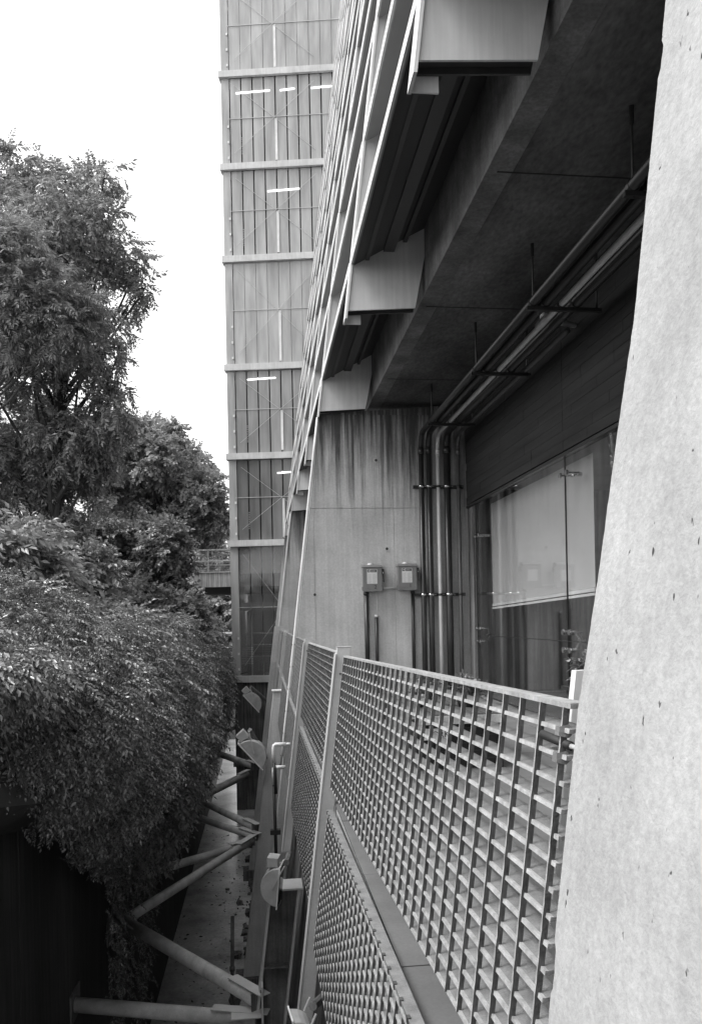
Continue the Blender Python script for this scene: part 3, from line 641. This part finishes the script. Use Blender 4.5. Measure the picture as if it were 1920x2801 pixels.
struts = [((-.14, 10.42, -3.62), (XW, 14.0, -3.68), .105, 'near strut tube rising away from the near column to the vine wall'),
          ((-.16, 10.38, -3.86), (XW-.1, 11.1, -3.80), .10, 'near strut tube crossing the bottom left corner below the other near one'),
          ((-.25, 19.4, -3.70), (XW, 24.4, -3.75), .092, 'upper strut of the middle column, sloping away to the left'),
          ((-.25, 19.2, -3.88), (XW, 22.3, -3.8), .092, 'second strut of the middle column, just below the upper one'),
          ((-.35, 18.4, -3.75), (XW, 13.6, -3.78), .092, 'lit strut of the middle column reaching down toward the viewer'),
          ((-.40, 18.9, -3.95), (XW, 16.6, -3.85), .092, 'dark strut of the middle column between the others'),
          ((-.35, 27.6, -3.72), (XW, 32.6, -3.75), .12, 'strut of the far column sloping away under the vines'),
          ((-.60, 26.4, -3.76), (XW, 21.6, -3.78), .12, 'strut of the far column sloping toward the viewer'),
          ((-1.2, 38.5, -3.75), (XW, 35.0, -3.75), .12, 'small farthest strut beside the glass tower')]
for a, b, r_, lab in struts:
    t = thing('strut_tube', lab, 'strut', a, 'strut tubes bracing the canal')
    part('tube', MB().tube([a, b], r_, 18), M['rail'], t, True)
    d = (Vector(b)-Vector(a)).normalized(); e = Vector(a)
    part('gusset_plate', MB().bar(e-d*.16+Vector((0,0,r_+.018)), e+d*.62+Vector((0,0,r_+.018)), .16, .014), M['paint'], t)
    part('end_plate', MB().bar(e-d*.015, e-d*.002, r_*2.3, r_*2.3), M['rust'], t)
    part('wall_plate', MB().box(XW+.005, XW+.03, b[1]-.25, b[1]+.25, b[2]-.2, b[2]+.2), M['rust'], t)
part_box = None
sb = thing('strut_bracket', 'bolted bracket plate where the near struts meet the near column', 'bracket', (-.1, 10.35, -3.7))
part('vertical_plate', MB().box(-.10, -.075, 10.2, 10.5, -4.15, -3.35), M['paint'], sb); part('shelf_plate', MB().box(-.5, -.1, 10.2, 10.5, -3.752, -3.74), M['paint'], sb)
for z in (-3.45, -4.05): part('bolt', MB().tube([(-.115, 10.3, z), (-.10, 10.3, z)], .02, 8), M['rust'], sb)

def floodlight(c, s, yaw_, pitch, lab, arm_to, ax=1, gear=True):
    t = thing('floodlight', lab, 'lamp', c, 'floodlights on the canal columns')
    def tf(p):
        x, y, z = [q*s for q in p]
        x, z = x*math.cos(pitch)-z*math.sin(pitch), x*math.sin(pitch)+z*math.cos(pitch)
        x, y = x*math.cos(yaw_)-y*math.sin(yaw_), x*math.sin(yaw_)+y*math.cos(yaw_)
        return (c[0]+x, c[1]+y, c[2]+z)
    arc = [(-.08, .5)] + [(-.08+.46*math.sin(a), .5*math.cos(a)) for a in np.linspace(.12, math.pi-.12, 13)] + [(-.08, -.5)]
    b = MB().loft([tf((x, -.3, z)) for x, z in arc], [tf((x, .3, z)) for x, z in arc]); bevel(part('housing', b, M['lamp'], t), .012*s/.5)
    part('front_frame', MB().loft([tf(p) for p in ((-.11,-.34,-.55),(-.11,.34,-.55),(-.11,.34,.55),(-.11,-.34,.55))], [tf(p) for p in ((-.075,-.34,-.55),(-.075,.34,-.55),(-.075,.34,.55),(-.075,-.34,.55))]), M['white'], t)
    part('lens', MB().loft([tf(p) for p in ((-.125,-.28,-.48),(-.125,.28,-.48),(-.125,.28,.48),(-.125,-.28,.48))], [tf(p) for p in ((-.111,-.28,-.48),(-.111,.28,-.48),(-.111,.28,.48),(-.111,-.28,.48))]), M['dglass'], t)
    if gear: part('gear_box', MB().loft([tf(p) for p in ((-.02,-.2,.50),(.28,-.2,.46),(.28,.2,.46),(-.02,.2,.50))], [tf(p) for p in ((-.02,-.2,.74),(.28,-.2,.74),(.28,.2,.74),(-.02,.2,.74))]), M['lamp'], t, bev=.01)
    for sy in (-.36, .36): part('bracket_arm', MB().bar(tf((.05, sy, 0)), tf((.02+ax*.38, sy, .60)), .06*s, .03*s), M['paint'], t)
    part('mount_arm', MB().tube([tf((.02+ax*.38, 0, .58)), arm_to], .035*s/.5+.008, 8), M['rust'], t)
    return t
floodlight((-.27, 18.9, -1.75), .80, 0, .72, 'large floodlight tilted down, in front of the middle column', (PX(-1.9, -.1), 19.4, -2.2))
floodlight((-.36, 27.2, -1.38), .75, 0, .72, 'higher and farther floodlight with a half round housing', (PX(-1.2, -.1), 27.6, -1.5))
floodlight((.13, 10.15, -1.98), .50, math.pi*.94, .10, 'floodlight with curved back facing left, on the near column', (PX(-1.9, .05), 10.5, -1.7), ax=-.6)
floodlight((.20, 5.55, -1.52), .34, .12, .10, 'floodlight cut off by the bottom edge beside the first post', (PX(-1.4, .1), 5.9, -1.4), gear=False)
# pvc drain pieces beside the column
for y, z, zb_, lab in ((13.4, -1.07, -3.3, 'black drain pipe with a white elbow hanging beside the second post, the lower of two'),
                       (12.7, -.56, -1.35, 'short white drain elbow above the longer black drain pipe')):
    t = thing('drain_pipe', lab, 'pipe', (.2, y, z), 'drain pipes with white elbows')
    part('outlet', MB().tube([(.50, y, z), (.33, y, z)], .025, 10), M['lpipe'], t, True)
    part('elbow', MB().tube([(.36, y, z), (.19, y, z), (.165, y, z-.02), (.16, y, z-.06), (.16, y, z-.30)], .033, 10), M['white'], t, True)
    part('downpipe', MB().tube([(.16, y, z-.29), (.17, y-.05, (z+zb_)/2), (.18, y-.1, zb_)], .028, 10), M['black'], t, True)
    if zb_ < -2: part('clamp', MB().box(.08, .26, y-.08, y+.03, -2.22, -2.14), M['black'], t)
t = thing('thin_drain', 'thin rusty pipe standing against the canal edge at the bottom', 'pipe', (-.6, 16.5, Z_CAN))
part('pipe_run', MB().tube([(-.78, 17.6, -5.2), (-.80, 17.4, -6.4), (-.84, 17.2, Z_CAN+.02)], .04, 8), M['rust'], t, True)
part('collar', MB().tube([(-.80, 17.4, -6.35), (-.80, 17.4, -6.25)], .06, 8), M['rust'], t, True)
# rubble and puddle at the foot of the columns
rub = MB()
for k in range(160):
    x, y = -.30-abs(random.gauss(0, .28)), random.uniform(12.5, 33); r_ = random.choice((.03, .05, .05, .09, .15))*random.uniform(.7, 1.2)
    q = [Vector((x+sx*r_*random.uniform(.5, 1.1), y+sy*r_*random.uniform(.5, 1.3), Z_CAN+(r_*random.uniform(.5, 1.1) if sz else -.01))) for sz in (0, 1) for sx, sy in ((-1,-1),(1,-1),(1,1),(-1,1))]
    rub.add(q, [(0,3,2,1),(4,5,6,7),(0,1,5,4),(1,2,6,5),(2,3,7,6),(3,0,4,7)])
link('rubble', rub.mesh('rubble', M['revet']), None, 'stuff')
n = 450; P = np.stack([-.3-2.3*rng.random(n)**1.4, 11+24*rng.random(n), np.full(n, Z_CAN+.012)], 1)
D = np.stack([rng.normal(size=n), rng.normal(size=n), rng.normal(0, .12, n)], 1)
lf = (np.array([[0,0,0],[.5,.22,.04],[1,0,.02],[.5,-.22,.05]]), np.array([[0,1,2],[0,2,3]]))
scatter('leaf_litter', [lf], P, D, .06+.10*rng.random(n), M['bark'], None, kind='stuff')

# ------------------------------------------------------------------ glass tower
TX0, TX1 = -1.40, 6.2; bands = [-1.34, 5.22, 9.42, 13.72, 18.95, 23.40, 27.88, 32.4]
tw = thing('glass_tower', 'tall translucent glass stair tower banded by pale steel beams', 'tower', (TX0, YT, Z_CAN))
tw.rotation_euler.z = TROT = -math.radians(10)
kinds = ['c', 'k', 'm', 'p', 'd', 'd', 'p']
part('back_wall', MB().box(TX0+.2, TX1, YT+3.6, YT+3.8, -1.2, 33), M['mid'], tw)
part('side_glass', MB().box(TX0, TX0+.05, YT+.40, YT+3.8, -1.2, 33), M['pglass'], tw)
part('base_wall', MB().box(TX0+.12, TX1, YT+.12, YT+3.8, Z_CAN, -1.5), M['revet'], tw)
part('base_pilaster', MB().box(TX0+.05, TX0+.45, YT+.02, YT+.118, Z_CAN, -1.5), M['revet'], tw)
part('base_slab_band', MB().box(TX0-.06, TX1, YT-.08, YT+3.8, -5.6, -5.2), M['revet'], tw)
part('base_door', MB().box(TX0+1.1, TX0+2.6, YT+.05, YT+.119, Z_CAN, -5.62), M['dark'], tw)
for z in bands:
    part('band_beam', MB().box(TX0-.12, TX1, YT-.16, YT+.30, z-.17, z+.13), M['band'], tw)
    part('floor_plate', MB().box(TX0+.1, TX1, YT+.75, YT+3.59, z-.15, z+.10), M['mid'], tw)
for (za, zb_), kd in zip(zip(bands[:-1], bands[1:]), kinds):
    a, b = za+.15, zb_-.19; gm = {'c': 'cglass', 'd': 'tglass', 'p': 'pglass', 'm': 'mglass', 'k': 'kglass'}[kd]
    part('corner_glass', MB().box(TX0-.02+.0, TX0+.36, YT-.02, YT+.0, a, b), M['pglass'], tw)
    part('corner_post', MB().box(TX0+.02, TX0+.07, YT+.02, YT+.12, a, b), M['white'], tw)
    x = TX0+.38; k = 0; wp = .555; gap = .018 if kd == 'p' else .06
    while x < TX1-.2:
        part('glass_panel', MB().box(x+gap/2, x+wp-gap/2, YT, YT+.05, a, b), M[gm], tw); x += wp
    if kd in 'dmk': part('dark_backing', MB().box(TX0+.4, TX1, YT+.16, YT+.18, a, b), M['dark'], tw)  # added sheet, interior shade between panels put into its dark colour
    if kd == 'p': part('pale_screen', MB().box(TX0+.4, TX1, YT+.20, YT+.22, a, b), M['mid'], tw)
    mid = a+(b-a)*.53; xc = TX0+2.55
    part('brace', MB().bar((TX0+.6, YT-.045, b-.35), (xc*2-TX0-.6, YT-.045, a+.5), .012, .016, (0,1,0)), M['lpipe'], tw)
    part('brace', MB().bar((TX0+.6, YT-.070, a+.5), (xc*2-TX0-.6, YT-.070, b-.35), .012, .016, (0,1,0)), M['lpipe'], tw)
    part('rail', MB().bar((TX0+.3, YT-.02, mid), (TX1, YT-.02, mid), .02, .022), M['lpipe'], tw)
    part('stub_post', MB().box(xc+.02, xc+.13, YT-.036, YT-.004, a+.1, mid-.08), M['white'], tw)
    for q in range(3): part('fixing', MB().box(TX0+.26, TX0+.34, YT-.06, YT-.022, a+.25+q*.75, a+.36+q*.75), M['label'], tw)
    lv = MB()
    for q in range(10): lv.box(TX0+.42, TX0+1.0, YT+.10, YT+.13, a+.55+q*.085, a+.59+q*.085)
    part('vent_slat', lv, M['white'], tw, kind='stuff')
    if kd != 'p':                                             # small glazing notch steps
        part('head_trim', MB().box(TX0+.38, TX1, YT-.01, YT+.055, b+.002, b+.02), M['black'], tw)
part('inner_screen', MB().box(TX0+.4, TX1, YT+.25, YT+.27, 3.75, 5.0), M['white'], tw)
part('inner_floor_edge', MB().box(TX0+.4, TX1, YT+.30, YT+.6, 1.95, 2.35), M['mid'], tw)
part('inner_column', MB().tube([(TX0+.75, YT+.6, -1.2), (TX0+.75, YT+.6, 1.9)], .15, 12), M['mid'], tw)
lights = [(26.96, -.70, .95), (26.98, 1.45, 2.15), (27.0, 2.95, 4.2), (22.15, .75, 2.3), (13.1, -.42, .95), (8.55, .95, 1.9)]
for i, (z, xa, xb) in enumerate(lights):
    lab = ['leftmost lit tube in the second tower storey from the top', 'middle lit tube in the second tower storey from the top', 'lit tube at the right end of the second tower storey',
           'long lit tube high in the third tower storey', 'lit tube at the top of the fifth tower storey', 'short lit tube in the sixth tower storey'][i]
    t = thing('fluorescent_light', lab, 'light', (TX0, YT, z), 'fluorescent lights in the glass tower'); t.rotation_euler.z = TROT
    part('lit_tube', MB().tube([(xa, YT-.03, z), (xb, YT-.03, z+.05)], .034, 10), M['tube'], t, True)
    part('batten', MB().box(xa, xb, YT+.002, YT+.03, z+.05, z+.11), M['white'], t)

# ------------------------------------------------------------------ two footbridges left of the tower
def bridge(y, x0, x1, ztop, th, rail_h, lab, nposts, infill):
    t = thing('footbridge', lab, 'bridge', ((x0+x1)/2, y, ztop), 'footbridges to the tower'); t.rotation_euler.z = TROT*.8
    part('deck', MB().box(x0, x1, y+.15, y+3.2, ztop-.16, ztop), M['conc'], t)
    part('fascia', MB().box(x0, x1, y, y+.148, ztop-th, ztop+.02), M['fascia'], t)
    part('ledge', MB().box(x0-.3, x1, y-.10, y+.2, ztop+.022, ztop+.07), M['white'], t)
    part('under_beam', MB().box(x0+.4, x1, y+.6, y+2.6, ztop-th-.35, ztop-.162), M['dark'], t)
    for yy in (y+.05, y+3.0):
        for q, z in enumerate((ztop+rail_h, ztop+rail_h*.52)):
            part('handrail', MB().tube([(x0-1.0, yy, z), (x1, yy, z)], .045 if q == 0 else .035, 8), M['white'], t, True)
        for k in range(nposts): part('baluster', MB().box(x0-.5+k*(x1-x0+.3)/nposts, x0-.44+k*(x1-x0+.3)/nposts, yy-.03, yy+.03, ztop+.07, ztop+rail_h-.03), M['paint'], t)
        for k in range(infill): part('wire', MB().tube([(x0-1, yy, ztop+.15+k*.13), (x1, yy, ztop+.15+k*.13)], .010, 5), M['paint'], t)
bridge(40.0, -3.4, 1.0, 3.95, .72, 1.2, 'upper footbridge with stained fascia and pale rails left of the tower', 4, 4)
bridge(40.4, -3.0, 1.0, -.45, .75, 1.25, 'lower footbridge half hidden by the vines left of the tower', 3, 5)

# ------------------------------------------------------------------ vines, trees, shrubs
def lerp(x, xs, ys): return np.interp(x, xs, ys)
def vine(lab, y0, y1, n, smin, smax, off, mtl, zdrop, crest):
    t = thing('hanging_vine', lab, 'vine', (-2.5, (y0+y1)/2, 1))
    Y = y0+(y1-y0)*rng.random(n); u = rng.random(n)**1.0
    ph = lambda a, b, c: np.sin(Y*a+c)*b
    bul = .18*np.sin(Y*.9+off)+.14*np.sin(Y*2.3+off*2+u*5)+.12*np.sin(u*9+Y*.7)+.10*np.sin(Y*5.1+u*14)
    prof_u = [0, .16, .30, .40, .50, .60, .72, .86, 1.0]
    X = lerp(u, prof_u, [-7.5, -4.6, -3.0, -2.15, -1.65, -1.42, -1.40, -1.65, -2.2])-.25*(Y > 14)*(u > .3)
    Zn = lerp(u, prof_u, [.0, .12, .18, .02, -.16, -.36, -.58, -.80, -1.0])
    drop = lerp(Y, [0, 4, 6, 8, 12, 20, 38], zdrop)
    Z = 1.2+crest+np.where(Zn > 0, Zn*1.0, Zn*drop)+.10*np.sin(Y*1.7+off)*(u < .5)
    e = .01; nx = lerp(u, prof_u, [0, .05, .3, .65, .85, .95, 1, .95, .9]); nz = np.sqrt(np.maximum(0, 1-nx**2))*np.where(u > .75, -.4, 1)
    P = np.stack([X+bul*nx, Y, Z+bul*nz*.8], 1)
    depth = np.abs(rng.normal(0, .11, n)); P[:, 0] -= depth*nx; P[:, 2] -= depth*np.abs(nz)
    D = np.stack([nx*.7+rng.normal(0, .35, n), rng.normal(0, .45, n)-.15, nz*.3-.40*(u > .4)+rng.normal(0, .25, n)], 1)
    sc = smin+(smax-smin)*rng.random(n)**1.5
    lng = rng.random(n) < .03; sc[lng] = smax*(1.0+.25*rng.random(lng.sum())); D[lng, 2] += .25*(u[lng] < .5); D[lng] *= [1.6, 1, 1]
    if y0 < 5:                                                # loose trails creeping down the shaded wall
        k = 650; yy = 12.5+5*rng.random(k); q = rng.random(k)**2.2; tr = np.floor(yy*2.2); yy = yy*.5+.5*(tr/2.2+.2*np.sin(tr*3)+.2)
        P = np.concatenate([P, np.stack([-2.62+.35*rng.random(k)*(1-q)+.06*np.sin(tr), yy, -.4-.17*yy-q*3.4], 1)])
        D = np.concatenate([D, np.stack([.6+rng.normal(0, .3, k), rng.normal(0, .4, k), -.6+rng.normal(0, .3, k)], 1)]); sc = np.concatenate([sc, .13+.17*rng.random(k)]); n = len(P)
    fo = scatter('foliage', T_VINE, P, D, sc, mtl, t, roll=rng.normal(0, .3, n))
    for k in range(16):                                       # bare runners between the leaves
        yy = random.uniform(y0+.3, y1-.3); x = -1.95+random.uniform(-.2, .1); z = random.uniform(.7, 1.3)+crest; dy = random.uniform(-.4, .4)
        pts = [(x+.07*q, yy+dy*q*.25, z-.03*q*q) for q in range(6)]
        part('stem', MB().tube(pts, [.012-.0016*q for q in range(6)], 5), M['bark'], t)
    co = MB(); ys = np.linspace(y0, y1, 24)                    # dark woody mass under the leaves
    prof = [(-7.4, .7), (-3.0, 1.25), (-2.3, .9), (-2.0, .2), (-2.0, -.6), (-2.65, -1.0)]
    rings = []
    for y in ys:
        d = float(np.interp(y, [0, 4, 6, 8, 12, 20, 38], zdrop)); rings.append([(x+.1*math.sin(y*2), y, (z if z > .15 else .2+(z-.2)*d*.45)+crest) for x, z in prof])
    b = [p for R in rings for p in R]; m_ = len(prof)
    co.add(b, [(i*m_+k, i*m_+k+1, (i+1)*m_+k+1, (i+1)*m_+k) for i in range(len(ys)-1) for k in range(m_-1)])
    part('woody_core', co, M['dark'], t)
ZD = [.05, .2, .8, 1.9, 3.7, 4.9, 4.2]
vine('near glossy leaved vine spilling over the wall at the lower left', 3.7, 13.5, 33000, .11, .23, 0.3, M['leafA'], ZD, .22)
vine('far small leaved vine hanging over the wall toward the tower', 12.8, 36.5, 18000, .24, .48, 1.7, M['leafC'], ZD, .12)

def tree(name, lab, base, top, clumps, n, sc, temps, mtl, group, Y, yr=2.5, spread=.45, trunk_r=.22):
    t = thing(name, lab, 'tree', tuple(base), group)
    tk = MB(); b = Vector(base); tp = Vector(top)
    pts = [b+(tp-b)*u+Vector((.25*math.sin(u*5), .2*math.sin(u*4+1), 0))*u for u in np.linspace(0, 1, 8)]
    tk.tube(pts, [trunk_r*(1-.75*u) for u in np.linspace(0, 1, 8)], 9)
    C = [];
    for px, py, r in clumps:
        c = at(px - (28 if px > 240 and Y < 30 and 560 < py < 1000 else 0), py, Y+random.uniform(-yr, yr)); C.append((c, r*Y/FOC))
    for c, r in C:
        u = min(.95, max(.12, (c[2]-base[2])/(top[2]-base[2]+1e-6)*.62)); s0 = b+(tp-b)*u; e = Vector(c)
        mid_ = s0.lerp(e, .5)+Vector((random.uniform(-.3,.3), random.uniform(-.3,.3), -.25))
        tk.tube([s0, mid_, e], [trunk_r*.42, trunk_r*.25, trunk_r*.10], 6)
        for q in range(7):
            v = Vector(unit(1)[0])*r*.85; tk.tube([e, e+v*.5+Vector((0,0,.12*r)), e+v], [trunk_r*.1, trunk_r*.06, trunk_r*.025], 4)
    part('trunk', tk, M['bark'], t)
    wts = np.array([r**2 for _, r in C]); wts /= wts.sum(); I = rng.choice(len(C), n, p=wts)
    cc = np.array([c for c, _ in C])[I]; rr = np.array([r for _, r in C])[I][:, None]
    d = unit(n); sub = unit(26*len(C))[I*26+rng.integers(0, 26, n)]              # leaves gather in tufts
    P = cc+rr*(sub*(.45+.65*rng.random((n, 1)))+d*.22*rng.random((n, 1))**.5)*np.array([1, 1, .85])
    D = (P-cc)/rr*.8+rng.normal(0, spread, (n, 3))+[0, 0, -.15]
    scatter('crown', temps, P, D, sc*(.65+.7*rng.random(n)), mtl, t)
    return t
TG = 'trees on the terrace left of the canal'
tree('ash_tree', 'tall tree with drooping leaves at the far left, the highest crown', (-7.0, 26, .9), (-6.0, 25.5, 13),
     [(40,470,70),(110,520,75),(180,500,52),(250,520,58),(285,490,40),(60,590,90),(170,610,85),(260,620,75),(325,620,50),(345,700,60),(300,720,55),(400,745,42),(425,790,30),
      (90,700,90),(190,720,70),(390,820,45),(330,900,55),(250,830,55),(355,960,32),(60,880,90),(160,900,80),(300,1010,42),(220,1010,70),(90,1020,90),(310,1080,40),
      (60,1160,110),(150,1140,95),(190,1190,90),(270,1130,62),(300,1175,50),(330,1165,30),(240,1230,75),(120,1240,100),(0,1230,110),(60,1300,100),(170,1290,90),(260,1270,60),(90,1420,100),(200,1400,80),(30,1500,90),(160,1500,70),(-60,1000,120),(-60,700,110),(-60,1300,120)],
     8200, .46, T_PIN, M['leafB'], TG, 26, yr=1.6)
tree('feathery_tree', 'pale feathery leaved tree in front of the tall tree at the left edge', (-10.5, 23.5, .9), (-8.6, 23.5, 9.0),
     [(30,760,60),(100,780,55),(60,830,65),(170,830,50),(130,870,55),(220,850,38),(20,880,60),(40,690,55),(100,900,50),(180,900,40),(0,620,50)], 2300, .66, T_FEA, M['leafD'], TG, 22.5, yr=.6, spread=.3, trunk_r=.12)
tree('layered_tree', 'broad rounded tree in the middle distance left of the tower', (-5.0, 42, .9), (-5.0, 42, 9),
     [(420,1190,40),(370,1215,50),(470,1195,35),(500,1230,42),(330,1230,45),(420,1260,70),(520,1270,48),(340,1300,60),(470,1310,70),(550,1330,48),(570,1390,40),(420,1370,75),(520,1400,60),(600,1420,26),(350,1390,60),
      (560,1450,45),(605,1440,22),(300,1340,60),(470,1450,60),(380,1460,60)], 5600, .62, T_DEN, M['leafD'], TG, 42, yr=2.2)
tree('dark_tree', 'dark dense lower tree whose foliage half hides the upper footbridge', (-5.0, 36, .9), (-4.6, 36, 4.6),
     [(430,1480,55),(380,1500,55),(455,1495,45),(470,1545,35),(420,1560,50),(370,1560,50),(465,1600,38),(430,1630,50),(360,1630,50),(500,1645,24),(320,1480,50),(300,1560,50),(270,1450,50)], 4200, .6, T_DEN, M['leafC'], TG, 36, yr=1.2)
tree('weeping_tree', 'small weeping conifer with fine drooping sprays in the middle of the shrubs', (-6.0, 30, .9), (-5.9, 30, 4.4),
     [(260,1560,35),(290,1590,38),(250,1610,40),(310,1620,36),(335,1610,22),(280,1645,45),(230,1650,30)], 1300, .8, T_FEA, M['leafC'], TG, 30, yr=.4, spread=.25, trunk_r=.07)
SG = 'shrubs behind the vine covered wall'
def shrub(lab, Y, clumps, n, sc, mtl, temps=T_DEN, yr=.8, zb=.9):
    c = at(clumps[0][0], clumps[0][1], Y); tree('shrub', lab, (c[0], Y, zb), (c[0]+.1, Y, max(zb+.6, c[2]-.1)), clumps, n, sc, temps, mtl, SG, Y, yr=yr, trunk_r=.05)['category'] = 'shrub'
shrub('pale leaved shrub at the left edge above the near vine', 16, [(40,1560,70),(-20,1520,70),(110,1580,60),(60,1480,50),(10,1620,70),(-60,1600,90)], 1700, .5, M['leafB'], T_PIN)
shrub('shrub beside the weeping conifer, under the tall tree', 21, [(170,1590,60),(230,1540,50),(120,1520,60),(200,1640,50),(150,1660,60)], 1600, .5, M['leafC'])
shrub('dark bush to the right of the weeping conifer', 27, [(380,1660,50),(430,1680,45),(480,1690,40),(340,1680,40),(520,1700,35)], 1500, .55, M['leafC'])
shrub('grey leaved bush seen under the upper footbridge', 52, [(560,1640,40),(600,1650,42),(640,1640,42),(530,1670,40),(620,1690,45),(580,1700,40),(680,1660,50)], 2600, .8, M['leafD'], zb=-1)
shrub('trimmed dark hedge mass under the grey bush beside the tower', 47, [(560,1735,30),(610,1730,32),(650,1735,32),(520,1740,34),(690,1740,34)], 1500, .6, M['leafC'], zb=-1)
shrub('palm like bright plants behind the rails of the upper footbridge', 60, [(560,1560,26),(600,1530,34),(640,1545,40),(620,1580,36),(540,1590,26),(590,1590,34),(530,1500,25)], 1300, 1.3, M['leafD'], T_FEA, zb=-1)
